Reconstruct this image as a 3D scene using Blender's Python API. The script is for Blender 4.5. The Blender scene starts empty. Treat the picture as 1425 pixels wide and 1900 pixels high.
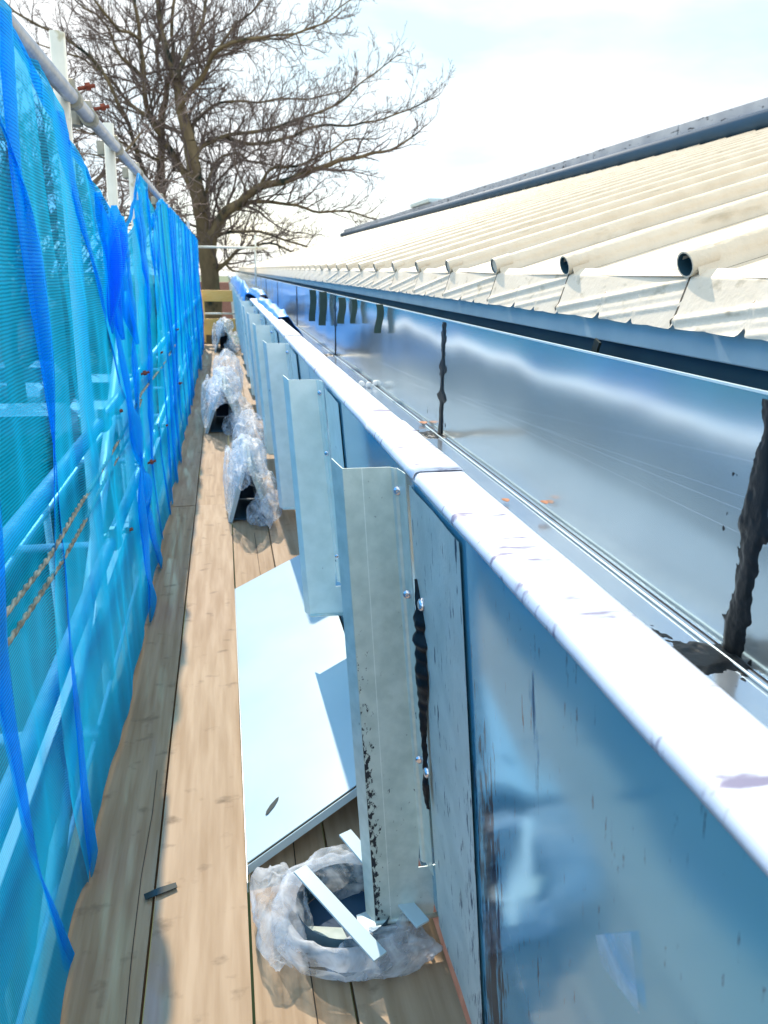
import bpy, bmesh, math, random
from mathutils import Vector, Matrix, noise
random.seed(7)
SC = bpy.context.scene
COL = SC.collection
# ------------------------------------------------------------------ camera
FPX, H = 1427.0, 1.5
def cam_axes(rho=1.0, vp=(410, 498)):
    r = math.radians(rho)
    up = (vp[0]-712.5)/FPX; vv = (950-vp[1])/FPX
    u = math.cos(r)*up-math.sin(r)*vv; v = math.sin(r)*up+math.cos(r)*vv
    p = math.atan(v); psi = math.atan(-u*math.cos(p))
    F = Vector((math.sin(psi)*math.cos(p), math.cos(psi)*math.cos(p), -math.sin(p)))
    R = Vector((math.cos(psi), -math.sin(psi), 0)); U = R.cross(F)
    return F, math.cos(r)*R+math.sin(r)*U, -math.sin(r)*R+math.cos(r)*U
CF, CR, CU = cam_axes()
cd = bpy.data.cameras.new('camera'); cam = bpy.data.objects.new('camera', cd); COL.objects.link(cam)
M = Matrix((CR, CU, -CF)).transposed().to_4x4(); M.translation = (0, 0, H)
cam.matrix_world = M
cd.sensor_fit = 'HORIZONTAL'; cd.sensor_width = 36; cd.lens = 36*FPX/1425
cd.clip_start = 0.02; cd.clip_end = 600
cd.dof.use_dof = True; cd.dof.focus_distance = 1.75; cd.dof.aperture_fstop = 10
SC.camera = cam
def ray(x, y): return CF+CR*((x-712.5)/FPX)+CU*((950-y)/FPX)
def onX(x, y, X): d = ray(x, y); return d*(X/d.x)+Vector((0, 0, H))
def onY(x, y, Y): d = ray(x, y); return d*(Y/d.y)+Vector((0, 0, H))
def onZ(x, y, Z): d = ray(x, y); return d*((Z-H)/d.z)+Vector((0, 0, H))
# ------------------------------------------------------------------ light
SUN_AZ = Vector((-0.09, 1.0, 0)).normalized(); SUN_EL = math.radians(42)
sd = SUN_AZ*math.cos(SUN_EL)+Vector((0, 0, math.sin(SUN_EL)))
sl = bpy.data.lights.new('sun', 'SUN'); sl.energy = 3.7; sl.angle = math.radians(0.6); sl.color = (1.0, .90, .76)
so = bpy.data.objects.new('sun', sl); COL.objects.link(so); so.rotation_euler = sd.to_track_quat('Z', 'Y').to_euler()
W = bpy.data.worlds.new("World"); SC.world = W; W.use_nodes = True
nt = W.node_tree; nt.nodes.clear()
o = nt.nodes.new('ShaderNodeOutputWorld'); bg = nt.nodes.new('ShaderNodeBackground'); bg.inputs[1].default_value = 0.15
sky = nt.nodes.new('ShaderNodeTexSky'); sky.sky_type = 'NISHITA'; sky.sun_disc = False
sky.sun_elevation = SUN_EL; sky.sun_rotation = math.atan2(SUN_AZ.x, SUN_AZ.y)
tc = nt.nodes.new('ShaderNodeTexCoord'); mp = nt.nodes.new('ShaderNodeMapping'); mp.inputs['Scale'].default_value = (1.1, 1.1, 3.4)
n1 = nt.nodes.new('ShaderNodeTexNoise'); n1.inputs['Scale'].default_value = 1.9; n1.inputs['Detail'].default_value = 7; n1.inputs['Roughness'].default_value = .55
rp = nt.nodes.new('ShaderNodeValToRGB'); rp.color_ramp.elements[0].position = .33; rp.color_ramp.elements[1].position = .5
rp.color_ramp.elements[0].color = (.25, .25, .25, 1)
n2 = nt.nodes.new('ShaderNodeTexNoise'); n2.inputs['Scale'].default_value = 3.2; n2.inputs['Detail'].default_value = 8
rp2 = nt.nodes.new('ShaderNodeValToRGB'); rp2.color_ramp.elements[0].position = .36; rp2.color_ramp.elements[1].position = .62
rp2.color_ramp.elements[0].color = (4.6, 6.2, 7.1, 1); rp2.color_ramp.elements[1].color = (7.0, 7.15, 7.25, 1)
mx = nt.nodes.new('ShaderNodeMix'); mx.data_type = 'RGBA'
L = nt.links.new
L(tc.outputs['Generated'], mp.inputs[0]); L(mp.outputs[0], n1.inputs[0]); L(n1.outputs[0], rp.inputs[0])
L(mp.outputs[0], n2.inputs[0]); L(n2.outputs[0], rp2.inputs[0])
L(rp.outputs[0], mx.inputs[0]); L(sky.outputs[0], mx.inputs[6]); L(rp2.outputs[0], mx.inputs[7])
vm = nt.nodes.new('ShaderNodeVectorMath'); vm.operation = 'DOT_PRODUCT'; vm.inputs[1].default_value = (.28, .90, .33)
mrs = nt.nodes.new('ShaderNodeMapRange'); mrs.inputs[1].default_value = .15; mrs.inputs[2].default_value = .8; mrs.inputs[3].default_value = 1.12; mrs.inputs[4].default_value = .76
vs_ = nt.nodes.new('ShaderNodeVectorMath'); vs_.operation = 'SCALE'
L(tc.outputs['Generated'], vm.inputs[0]); L(vm.outputs['Value'], mrs.inputs[0]); L(mx.outputs[2], vs_.inputs[0]); L(mrs.outputs[0], vs_.inputs['Scale'])
L(vs_.outputs[0], bg.inputs[0]); L(bg.outputs[0], o.inputs[0])
SC.view_settings.view_transform = 'Standard'; SC.view_settings.look = 'None'
SC.view_settings.exposure = 0.70; SC.view_settings.gamma = 1
SC.render.engine = 'CYCLES'
try:
    SC.cycles.transparent_max_bounces = 24; SC.cycles.max_bounces = 10
except Exception: pass
# ------------------------------------------------------------------ helpers
def tag(o, label=None, cat=None, group=None, kind=None):
    if label: o['label'] = label
    if cat: o['category'] = cat
    if group: o['group'] = group
    if kind: o['kind'] = kind
    return o
def thing(name, label, cat, loc=(0, 0, 0), group=None):
    o = bpy.data.objects.new(name, None); COL.objects.link(o); o.location = loc; o.empty_display_size = .1
    return tag(o, label, cat, group)
class MB:
    def __init__(s): s.v = []; s.f = []; s.m = []
    def add(s, vs, fs, mi=0):
        b = len(s.v); s.v += [tuple(v) for v in vs]; s.f += [tuple(b+i for i in f) for f in fs]; s.m += [mi]*len(fs)
    def box(s, a, b, mi=0):
        x0, y0, z0 = a; x1, y1, z1 = b
        s.add([(x0,y0,z0),(x1,y0,z0),(x1,y1,z0),(x0,y1,z0),(x0,y0,z1),(x1,y0,z1),(x1,y1,z1),(x0,y1,z1)],
              [(0,3,2,1),(4,5,6,7),(0,1,5,4),(1,2,6,5),(2,3,7,6),(3,0,4,7)], mi)
    def obox(s, c, ex, ey, ez, mi=0):
        c = Vector(c); ex, ey, ez = Vector(ex), Vector(ey), Vector(ez)
        s.add([c+a*ex+b*ey+d*ez for d in (-1, 1) for a, b in ((-1,-1),(1,-1),(1,1),(-1,1))],
              [(0,3,2,1),(4,5,6,7),(0,1,5,4),(1,2,6,5),(2,3,7,6),(3,0,4,7)], mi)
    def tube(s, pts, rad, n=8, cap=True, mi=0):
        pts = [Vector(p) for p in pts]; k = len(pts)
        if not hasattr(rad, '__len__'): rad = [rad]*k
        t0 = (pts[1]-pts[0]).normalized(); up = Vector((0, 0, 1)) if abs(t0.z) < .9 else Vector((1, 0, 0))
        a = t0.cross(up).normalized(); vs = []
        for i, p in enumerate(pts):
            t = (pts[min(i+1, k-1)]-pts[max(i-1, 0)]).normalized()
            a = (a-t*a.dot(t)).normalized(); b = t.cross(a)
            vs += [p+(a*math.cos(q)+b*math.sin(q))*rad[i] for q in (2*math.pi*j/n for j in range(n))]
        fs = [(i*n+j, i*n+(j+1) % n, (i+1)*n+(j+1) % n, (i+1)*n+j) for i in range(k-1) for j in range(n)]
        if cap: fs += [tuple(range(n-1, -1, -1)), tuple((k-1)*n+j for j in range(n))]
        s.add(vs, fs, mi)
    def grid(s, fn, nu, nv, mi=0):
        s.add([fn(i/nu, j/nv) for i in range(nu+1) for j in range(nv+1)],
              [(i*(nv+1)+j, (i+1)*(nv+1)+j, (i+1)*(nv+1)+j+1, i*(nv+1)+j+1) for i in range(nu) for j in range(nv)], mi)
    def build(s, name, mats, parent=None, smooth=False, bevel=0, solid=0):
        me = bpy.data.meshes.new(name); me.from_pydata(s.v, [], s.f)
        if not isinstance(mats, (list, tuple)): mats = [mats]
        for m in mats: me.materials.append(m)
        for p, mi in zip(me.polygons, s.m): p.material_index = mi; p.use_smooth = smooth
        me.update(); ob = bpy.data.objects.new(name, me); COL.objects.link(ob)
        if parent: ob.parent = parent; ob.matrix_parent_inverse = Matrix.Translation(-Vector(parent.location))
        if solid:
            md = ob.modifiers.new('s', 'SOLIDIFY'); md.thickness = solid; md.offset = 0
        if bevel:
            md = ob.modifiers.new('b', 'BEVEL'); md.width = bevel; md.segments = 2; md.limit_method = 'ANGLE'
        return ob
def nz(x, y, z=0.0, sc=1.0): return noise.noise(Vector((x*sc, y*sc, z*sc)))
def lerp(a, b, t): return a+(b-a)*t
def interp(tab, x):
    if x <= tab[0][0]: return tab[0][1]
    for (a, va), (b, vb) in zip(tab, tab[1:]):
        if x <= b: return va+(vb-va)*(x-a)/(b-a)
    return tab[-1][1]
# ------------------------------------------------------------------ materials
def mat(name, col, rough=.6, metal=0, col2=None, nscale=8, stretch=(1, 1, 1), bump=0, bscale=None, spec=.5,
        dark=None, dscale=10, dstretch=(1, 1, 1), dlo=.6, dhi=.66, rough2=None, detail=6, bdist=.01):
    m = bpy.data.materials.new(name); m.use_nodes = True; t = m.node_tree; N = t.nodes; l = t.links.new
    b = N['Principled BSDF']; b.inputs['Roughness'].default_value = rough; b.inputs['Metallic'].default_value = metal
    b.inputs['Specular IOR Level'].default_value = spec
    c = N.new('ShaderNodeTexCoord')
    def ns(sc, st, det=detail):
        mpp = N.new('ShaderNodeMapping'); mpp.inputs['Scale'].default_value = st; l(c.outputs['Object'], mpp.inputs[0])
        n = N.new('ShaderNodeTexNoise'); n.inputs['Scale'].default_value = sc; n.inputs['Detail'].default_value = det
        l(mpp.outputs[0], n.inputs[0]); return n
    out = None
    if col2:
        n = ns(nscale, stretch); r = N.new('ShaderNodeValToRGB')
        r.color_ramp.elements[0].position = .35; r.color_ramp.elements[1].position = .65
        r.color_ramp.elements[0].color = (*col, 1); r.color_ramp.elements[1].color = (*col2, 1)
        l(n.outputs[0], r.inputs[0]); out = r.outputs[0]
    if dark:
        n = ns(dscale, dstretch, 8); r = N.new('ShaderNodeValToRGB'); r.color_ramp.elements[0].position = dlo; r.color_ramp.elements[1].position = dhi
        l(n.outputs[0], r.inputs[0]); mm = N.new('ShaderNodeMix'); mm.data_type = 'RGBA'
        l(r.outputs[0], mm.inputs[0]); mm.inputs[6].default_value = (*col, 1); mm.inputs[7].default_value = (*dark, 1)
        if out: l(out, mm.inputs[6])
        out = mm.outputs[2]
        rr = N.new('ShaderNodeMix'); l(r.outputs[0], rr.inputs[0]); rr.inputs[2].default_value = rough; rr.inputs[3].default_value = .6 if rough2 is None else rough2
        l(rr.outputs[0], b.inputs['Roughness'])
    if out: l(out, b.inputs['Base Color'])
    else: b.inputs['Base Color'].default_value = (*col, 1)
    if bump:
        n = ns(bscale or nscale, stretch if not bscale else (1, 1, 1)); bp = N.new('ShaderNodeBump'); bp.inputs['Strength'].default_value = bump
        bp.inputs['Distance'].default_value = bdist; l(n.outputs[0], bp.inputs['Height']); l(bp.outputs[0], b.inputs['Normal'])
    return m
MT = {}
MT['tube'] = mat('galvanised_tube', (.36, .40, .46), .42, .55, (.5, .53, .58), 14, bump=.25, bscale=60)
MT['tubew'] = mat('pale_tube', (.62, .63, .56), .5, .2, (.75, .74, .66), 9, bump=.2, bscale=40, dark=(.4, .36, .22), dscale=12, dlo=.62, dhi=.7)
MT['coupler'] = mat('coupler_steel', (.26, .26, .22), .5, .5, (.36, .34, .28), 30, bump=.3)
MT['rust'] = mat('rusty_bolt', (.16, .035, .02), .7, .3, (.25, .06, .03), 60, bump=.4)
MT['zinc'] = mat('zinc_sheet', (.50, .58, .53), .36, .3, (.62, .69, .63), 30, bump=.12, bscale=160, dark=(.03, .035, .05), dscale=40, dstretch=(1, 1, .5), dlo=.70, dhi=.73, bdist=.004)
MT['zincpale'] = mat('pale_zinc', (.68, .75, .70), .36, .2, (.78, .84, .79), 18, bump=.1, bscale=160, dark=(.05, .06, .08), dscale=40, dstretch=(1, 1, .5), dlo=.71, dhi=.73, bdist=.003)
MT['zincdirty'] = mat('dirty_zinc_strip', (.44, .48, .44), .45, .1, (.54, .57, .52), 14, bump=.2, bscale=120, dark=(.01, .03, .06), dscale=48, dstretch=(1, 1.4, .25), dlo=.655, dhi=.69, bdist=.004)
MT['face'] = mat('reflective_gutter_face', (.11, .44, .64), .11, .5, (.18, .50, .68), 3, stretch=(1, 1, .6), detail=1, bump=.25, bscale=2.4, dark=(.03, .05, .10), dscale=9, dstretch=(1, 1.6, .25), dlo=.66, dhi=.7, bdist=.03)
MT['wallsheet'] = mat('mirror_back_wall', (.60, .69, .72), .17, .85, (.66, .74, .76), 2, bump=.32, bscale=1.7, bdist=.05, detail=1, dark=(.1, .13, .16), dscale=14, dlo=.74, dhi=.77)
def scratches(m):
    t = m.node_tree; N = t.nodes; l = t.links.new; bs = N['Principled BSDF']; src = bs.inputs['Base Color'].links[0].from_socket
    c = N.new('ShaderNodeTexCoord'); sp = N.new('ShaderNodeSeparateXYZ'); l(c.outputs['Object'], sp.inputs[0]); tot = None
    for a, k_, w_ in ((1.20, -.035, .0006), (1.245, -.06, .0005), (1.15, -.02, .0005), (1.33, -.09, .0004)):
        m1 = N.new('ShaderNodeMath'); m1.operation = 'MULTIPLY_ADD'; l(sp.outputs['Y'], m1.inputs[0]); m1.inputs[1].default_value = k_; m1.inputs[2].default_value = a
        m2 = N.new('ShaderNodeMath'); m2.operation = 'SUBTRACT'; l(sp.outputs['Z'], m2.inputs[0]); l(m1.outputs[0], m2.inputs[1])
        m3 = N.new('ShaderNodeMath'); m3.operation = 'ABSOLUTE'; l(m2.outputs[0], m3.inputs[0])
        m4 = N.new('ShaderNodeMath'); m4.operation = 'LESS_THAN'; l(m3.outputs[0], m4.inputs[0]); m4.inputs[1].default_value = w_
        if tot is None: tot = m4.outputs[0]
        else:
            m5 = N.new('ShaderNodeMath'); m5.operation = 'ADD'; m5.use_clamp = True; l(tot, m5.inputs[0]); l(m4.outputs[0], m5.inputs[1]); tot = m5.outputs[0]
    a = N.new('ShaderNodeMix'); a.data_type = 'RGBA'; l(tot, a.inputs[0]); l(src, a.inputs[6]); a.inputs[7].default_value = (.9, .95, 1, 1); l(a.outputs[2], bs.inputs['Base Color'])
scratches(MT['wallsheet'])
MT['sole'] = mat('gutter_sole_metal', (.50, .58, .66), .16, .8, (.56, .64, .72), 4, bump=.12, bscale=3, bdist=.02)
MT['rim'] = mat('white_film_rim', (.56, .61, .70), .4, .1, (.70, .73, .80), 5, bump=.2, bscale=30, dark=(.20, .19, .28), dscale=16, dstretch=(.7, 2.6, 1), dlo=.595, dhi=.66, bdist=.004)
MT['rimedge'] = mat('bare_zinc_edge', (.6, .6, .55), .3, .6, (.7, .7, .64), 40)
MT['mastic'] = mat('black_mastic', (.005, .008, .011), .38, 0, (.01, .014, .018), 30, bump=.35, bscale=60, bdist=.004, spec=.15)
MT['roof'] = mat('beige_roof_coating', (.60, .50, .37), .5, 0, (.67, .57, .435), 10, bump=.55, bscale=48, bdist=.008, dark=(.34, .27, .17), dscale=7, dstretch=(.7, 7, 1), dlo=.64, dhi=.80, rough2=.6)
MT['eave'] = mat('beige_eave_coating', (.72, .605, .46), .5, 0, (.77, .66, .52), 10, bump=.22, bscale=80, bdist=.005, dark=(.40, .33, .22), dscale=9, dstretch=(.7, 2, 4), dlo=.60, dhi=.76, rough2=.6)
MT['shade_line'] = mat('painted_shade_line', (.07, .055, .035), .8)  # dark colour for shade lines painted on roof sheet and eave tiles
MT['fascia'] = mat('painted_fascia', (.46, .58, .64), .4, .1, (.54, .66, .70), 6, bump=.15, bscale=20)
MT['darkteal'] = mat('recess_shade', (.015, .055, .085), .5, 0, (.02, .07, .10), 8)  # dark teal, puts the shade of gaps and hollows into the colour
MT['ridge'] = mat('ridge_capping', (.30, .33, .39), .5, .2, (.40, .43, .48), 3, dark=(.03, .035, .05), dscale=9, dstretch=(1, .6, 3), dlo=.6, dhi=.66)
MT['navy'] = mat('navy_fascia', (.008, .05, .11), .65, 0, (.012, .05, .10), 5)
MT['board'] = mat('scaffold_board_wood', (.29, .185, .10), .8, 0, (.40, .275, .165), 9, stretch=(4.5, .25, 1), bump=.35, bdist=.006, dark=(.17, .11, .06), dscale=7, dstretch=(1.6, 2.0, 1), dlo=.60, dhi=.76, rough2=.8)
MT['board2'] = mat('paler_board_wood', (.32, .21, .12), .8, 0, (.43, .305, .195), 8, stretch=(4, .3, 1), bump=.35, bdist=.006, dark=(.18, .12, .07), dscale=8, dstretch=(1.4, 2.0, 1), dlo=.61, dhi=.76, rough2=.8)
MT['crack'] = mat('crack', (.03, .02, .01), .9)
MT['endwood'] = mat('orange_wood', (.85, .45, .10), .6, 0, (.9, .52, .16), 12, stretch=(1, 1, 8))
MT['toe'] = mat('pinkish_toe_board', (.62, .47, .42), .7, 0, (.7, .56, .5), 9, stretch=(1, .2, 1))
MT['white'] = mat('white_coated_sheet', (.42, .53, .55), .3, 0, (.48, .58, .60), 3, bump=.05)
MT['tape'] = mat('dark_green_tape', (.006, .02, .02), .7)
MT['pad'] = mat('dark_green_strip', (.01, .035, .028), .5, 0, (.02, .05, .035), 20)
MT['tarp'] = mat('blue_tarpaulin', (.0, .19, .62), .4, 0, (.01, .26, .72), 9, bump=.3)
MT['rivet'] = mat('rivet_metal', (.7, .7, .78), .2, .9)
MT['foam'] = mat('white_foam', (.8, .8, .8), .8)
MT['leaf'] = mat('dead_leaf', (.35, .13, .05), .7)
MT['bark'] = mat('tree_bark', (.11, .08, .045), .9, 0, (.20, .15, .08), 1.6, stretch=(1, 1, .4), bump=.5, bdist=.1, dark=(.012, .022, .016), dscale=.9, dlo=.52, dhi=.62, rough2=.9)
MT['twig'] = mat('twig_bark', (.12, .09, .08), .9, 0, (.16, .12, .105), 3)
MT['brick'] = mat('brick_wall', (.30, .13, .10), .85, 0, (.38, .2, .16), 12)
MT['render'] = mat('pale_render', (.55, .52, .5), .8)
MT['rooftile'] = mat('slate_roof', (.08, .08, .10), .7, 0, (.12, .11, .13), 5)
MT['glassdark'] = mat('window_glass', (.02, .03, .04), .05)
MT['grass'] = mat('grass_ground', (.05, .09, .03), .9, 0, (.09, .12, .05), .8, bump=.3)
MT['tarmac'] = mat('tarmac', (.02, .021, .028), .9, 0, (.032, .032, .04), 4, bump=.2)
MT['hedge'] = mat('hedge_leaves', (.02, .05, .02), .8, 0, (.035, .075, .03), 3)
MT['carpaint'] = mat('white_car_paint', (.75, .75, .76), .2)
MT['carblue'] = mat('grey_car_paint', (.15, .18, .22), .2, .5)
MT['rubber'] = mat('tyre_rubber', (.02, .02, .02), .8)
MT['amber'] = mat('lamp_lens', (.6, .6, .6), .1)
MT['rope'] = mat('twisted_rope', (.14, .12, .08), .8, 0, (.5, .42, .30), 50, stretch=(1, .5, 1), bump=.4)
MT['yrope'] = mat('yellow_tie', (.45, .45, .03), .6)
def stain_zinc():
    m = MT['zinc'].copy(); m.name = 'stained_zinc'; t = m.node_tree; N = t.nodes; l = t.links.new; bs = N['Principled BSDF']
    src = bs.inputs['Base Color'].links[0].from_socket
    c = N.new('ShaderNodeTexCoord'); sp = N.new('ShaderNodeSeparateXYZ'); l(c.outputs['Object'], sp.inputs[0])
    def mth(op, a, b_=None, cl=False):
        q = N.new('ShaderNodeMath'); q.operation = op; q.use_clamp = cl
        for i_, v_ in enumerate((a, b_)):
            if v_ is None: continue
            if isinstance(v_, (int, float)): q.inputs[i_].default_value = v_
            else: l(v_, q.inputs[i_])
        return q.outputs[0]
    xl = mth('ADD', mth('MULTIPLY', mth('SUBTRACT', 1.16, sp.outputs['Z']), .072), .205)
    d = mth('SUBTRACT', sp.outputs['X'], xl)
    g = mth('SUBTRACT', 1.0, mth('DIVIDE', d, .032), True)
    zf = mth('DIVIDE', mth('SUBTRACT', .86, sp.outputs['Z']), .35, True)
    mp_ = N.new('ShaderNodeMapping'); mp_.inputs['Scale'].default_value = (1, 1, .55); l(c.outputs['Object'], mp_.inputs[0])
    n = N.new('ShaderNodeTexNoise'); n.inputs['Scale'].default_value = 95; n.inputs['Detail'].default_value = 7; n.inputs['Roughness'].default_value = .7; l(mp_.outputs[0], n.inputs[0])
    k = mth('ADD', n.outputs[0], mth('MULTIPLY', mth('MULTIPLY', g, zf), .23))
    r = N.new('ShaderNodeMapRange'); r.inputs[1].default_value = .66; r.inputs[2].default_value = .70; l(k, r.inputs[0])
    ln = mth('LESS_THAN', mth('ABSOLUTE', mth('SUBTRACT', d, .036)), .0009)
    ln2 = mth('MULTIPLY', ln, mth('MULTIPLY', n.outputs[0], 1.0))
    a = N.new('ShaderNodeMix'); a.data_type = 'RGBA'; l(ln2, a.inputs[0]); l(src, a.inputs[6]); a.inputs[7].default_value = (.9, .95, .9, 1)
    e = N.new('ShaderNodeMix'); e.data_type = 'RGBA'; l(r.outputs[0], e.inputs[0]); l(a.outputs[2], e.inputs[6]); e.inputs[7].default_value = (.02, .025, .035, 1)
    l(e.outputs[2], bs.inputs['Base Color']); return m
MT['zincstain'] = stain_zinc()
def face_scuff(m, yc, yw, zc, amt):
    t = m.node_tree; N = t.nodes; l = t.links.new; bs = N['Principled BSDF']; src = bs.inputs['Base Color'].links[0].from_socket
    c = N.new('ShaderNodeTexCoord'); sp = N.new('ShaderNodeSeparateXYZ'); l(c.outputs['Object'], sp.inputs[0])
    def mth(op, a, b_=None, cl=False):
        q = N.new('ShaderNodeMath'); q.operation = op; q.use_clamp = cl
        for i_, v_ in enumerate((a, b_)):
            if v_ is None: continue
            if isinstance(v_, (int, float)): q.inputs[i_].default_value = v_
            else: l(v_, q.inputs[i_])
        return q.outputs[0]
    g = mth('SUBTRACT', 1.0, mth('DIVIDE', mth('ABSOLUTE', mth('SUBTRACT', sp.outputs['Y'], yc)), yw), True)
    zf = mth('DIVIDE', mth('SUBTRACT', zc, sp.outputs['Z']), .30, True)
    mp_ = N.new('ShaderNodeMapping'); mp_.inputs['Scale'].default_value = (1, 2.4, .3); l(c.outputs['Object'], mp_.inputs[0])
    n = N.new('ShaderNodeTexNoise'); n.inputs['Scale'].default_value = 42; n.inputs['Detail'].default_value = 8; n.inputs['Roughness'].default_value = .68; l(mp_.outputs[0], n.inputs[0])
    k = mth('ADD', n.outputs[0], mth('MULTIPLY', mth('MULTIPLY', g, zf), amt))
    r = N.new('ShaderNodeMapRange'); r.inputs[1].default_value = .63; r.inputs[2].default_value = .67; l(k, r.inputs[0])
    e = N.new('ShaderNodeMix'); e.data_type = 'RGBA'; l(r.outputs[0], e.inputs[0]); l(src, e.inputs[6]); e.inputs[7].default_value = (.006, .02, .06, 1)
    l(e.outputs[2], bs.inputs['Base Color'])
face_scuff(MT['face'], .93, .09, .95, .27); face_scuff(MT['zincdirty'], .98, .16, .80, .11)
MT['scuff'] = mat('scuffed_film', (.22, .40, .52), .25, .6, (.30, .46, .55), 14, bump=.2, bscale=90, dark=(.008, .02, .07), dscale=15, dstretch=(1, 2.2, .22), dlo=.50, dhi=.55, bdist=.004)
def net_mat():
    m = bpy.data.materials.new('blue_debris_netting'); m.use_nodes = True; t = m.node_tree; N = t.nodes; l = t.links.new; N.clear()
    out = N.new('ShaderNodeOutputMaterial'); tr = N.new('ShaderNodeBsdfTransparent'); tr.inputs[0].default_value = (.19, .59, 1, 1)
    df = N.new('ShaderNodeBsdfDiffuse'); df.inputs[0].default_value = (.0, .54, .98, 1)
    tl = N.new('ShaderNodeBsdfTranslucent'); tl.inputs[0].default_value = (.0, .68, 1.0, 1)
    gl = N.new('ShaderNodeBsdfGlossy'); gl.inputs[0].default_value = (.6, .85, 1, 1); gl.inputs['Roughness'].default_value = .38
    m1 = N.new('ShaderNodeMixShader'); m1.inputs[0].default_value = .55; l(df.outputs[0], m1.inputs[1]); l(tl.outputs[0], m1.inputs[2])
    m2 = N.new('ShaderNodeMixShader'); m2.inputs[0].default_value = .07; l(m1.outputs[0], m2.inputs[1]); l(gl.outputs[0], m2.inputs[2])
    g = N.new('ShaderNodeNewGeometry'); dt = N.new('ShaderNodeVectorMath'); dt.operation = 'DOT_PRODUCT'
    l(g.outputs['Incoming'], dt.inputs[0]); l(g.outputs['Normal'], dt.inputs[1])
    ab = N.new('ShaderNodeMath'); ab.operation = 'ABSOLUTE'; l(dt.outputs['Value'], ab.inputs[0])
    mxx = N.new('ShaderNodeMath'); mxx.operation = 'MAXIMUM'; mxx.inputs[1].default_value = .05; l(ab.outputs[0], mxx.inputs[0])
    iv = N.new('ShaderNodeMath'); iv.operation = 'DIVIDE'; iv.inputs[0].default_value = 1; l(mxx.outputs[0], iv.inputs[1])
    # open area of the weave, varied by fine weft lines
    tc = N.new('ShaderNodeTexCoord'); w = N.new('ShaderNodeTexWave'); w.bands_direction = 'Z'; w.inputs['Scale'].default_value = 42; w.inputs['Distortion'].default_value = 1.5; w.inputs['Detail Scale'].default_value = .6
    l(tc.outputs['Object'], w.inputs[0])
    mr = N.new('ShaderNodeMapRange'); mr.inputs[3].default_value = .78; mr.inputs[4].default_value = .91; l(w.outputs[1], mr.inputs[0])
    pw = N.new('ShaderNodeMath'); pw.operation = 'POWER'; l(mr.outputs[0], pw.inputs[0]); l(iv.outputs[0], pw.inputs[1])
    m3 = N.new('ShaderNodeMixShader'); l(pw.outputs[0], m3.inputs[0]); l(m2.outputs[0], m3.inputs[1]); l(tr.outputs[0], m3.inputs[2])
    l(m3.outputs[0], out.inputs[0]); return m
MT['net'] = net_mat()
def wrap_mat():
    m = bpy.data.materials.new('clear_plastic_wrap'); m.use_nodes = True; t = m.node_tree; N = t.nodes; l = t.links.new; N.clear()
    out = N.new('ShaderNodeOutputMaterial'); tr = N.new('ShaderNodeBsdfTransparent'); tr.inputs[0].default_value = (.95, .97, 1, 1)
    p = N.new('ShaderNodeBsdfPrincipled'); p.inputs['Base Color'].default_value = (.9, .92, .93, 1); p.inputs['Roughness'].default_value = .42; p.inputs['Specular IOR Level'].default_value = .35; p.inputs['Transmission Weight'].default_value = 0; p.inputs['Sheen Weight'].default_value = .2
    p.inputs['Subsurface Weight'].default_value = 0
    tc = N.new('ShaderNodeTexCoord'); n = N.new('ShaderNodeTexNoise'); n.inputs['Scale'].default_value = 11; n.inputs['Detail'].default_value = 6; n.inputs['Distortion'].default_value = 1.2
    l(tc.outputs['Object'], n.inputs[0]); r = N.new('ShaderNodeMapRange'); r.inputs[1].default_value = .35; r.inputs[2].default_value = .68; r.inputs[3].default_value = .06; r.inputs[4].default_value = .66
    l(n.outputs[0], r.inputs[0]); bp = N.new('ShaderNodeBump'); bp.inputs['Strength'].default_value = .35; bp.inputs['Distance'].default_value = .01
    l(n.outputs[0], bp.inputs['Height']); l(bp.outputs[0], p.inputs['Normal'])
    tl = N.new('ShaderNodeBsdfTranslucent'); tl.inputs[0].default_value = (.9, .93, .95, 1); mt = N.new('ShaderNodeMixShader'); mt.inputs[0].default_value = .45; l(p.outputs[0], mt.inputs[1]); l(tl.outputs[0], mt.inputs[2])
    m3 = N.new('ShaderNodeMixShader'); l(r.outputs[0], m3.inputs[0]); l(tr.outputs[0], m3.inputs[1]); l(mt.outputs[0], m3.inputs[2]); l(m3.outputs[0], out.inputs[0]); return m
MT['wrap'] = wrap_mat()
# ------------------------------------------------------------------ ground
GZ = -2.9
b = MB(); b.add([(-400, -60, GZ), (400, -60, GZ), (400, 500, GZ), (-400, 500, GZ)], [(0, 1, 2, 3)])
tag(b.build('ground', MT['grass']), kind='structure')
b = MB(); b.add([(-24, -20, GZ+.01), (-.9, -20, GZ+.01), (-.9, 34, GZ+.01), (-24, 34, GZ+.01)], [(0, 1, 2, 3)])
tag(b.build('road', MT['tarmac']), kind='structure')
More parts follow.
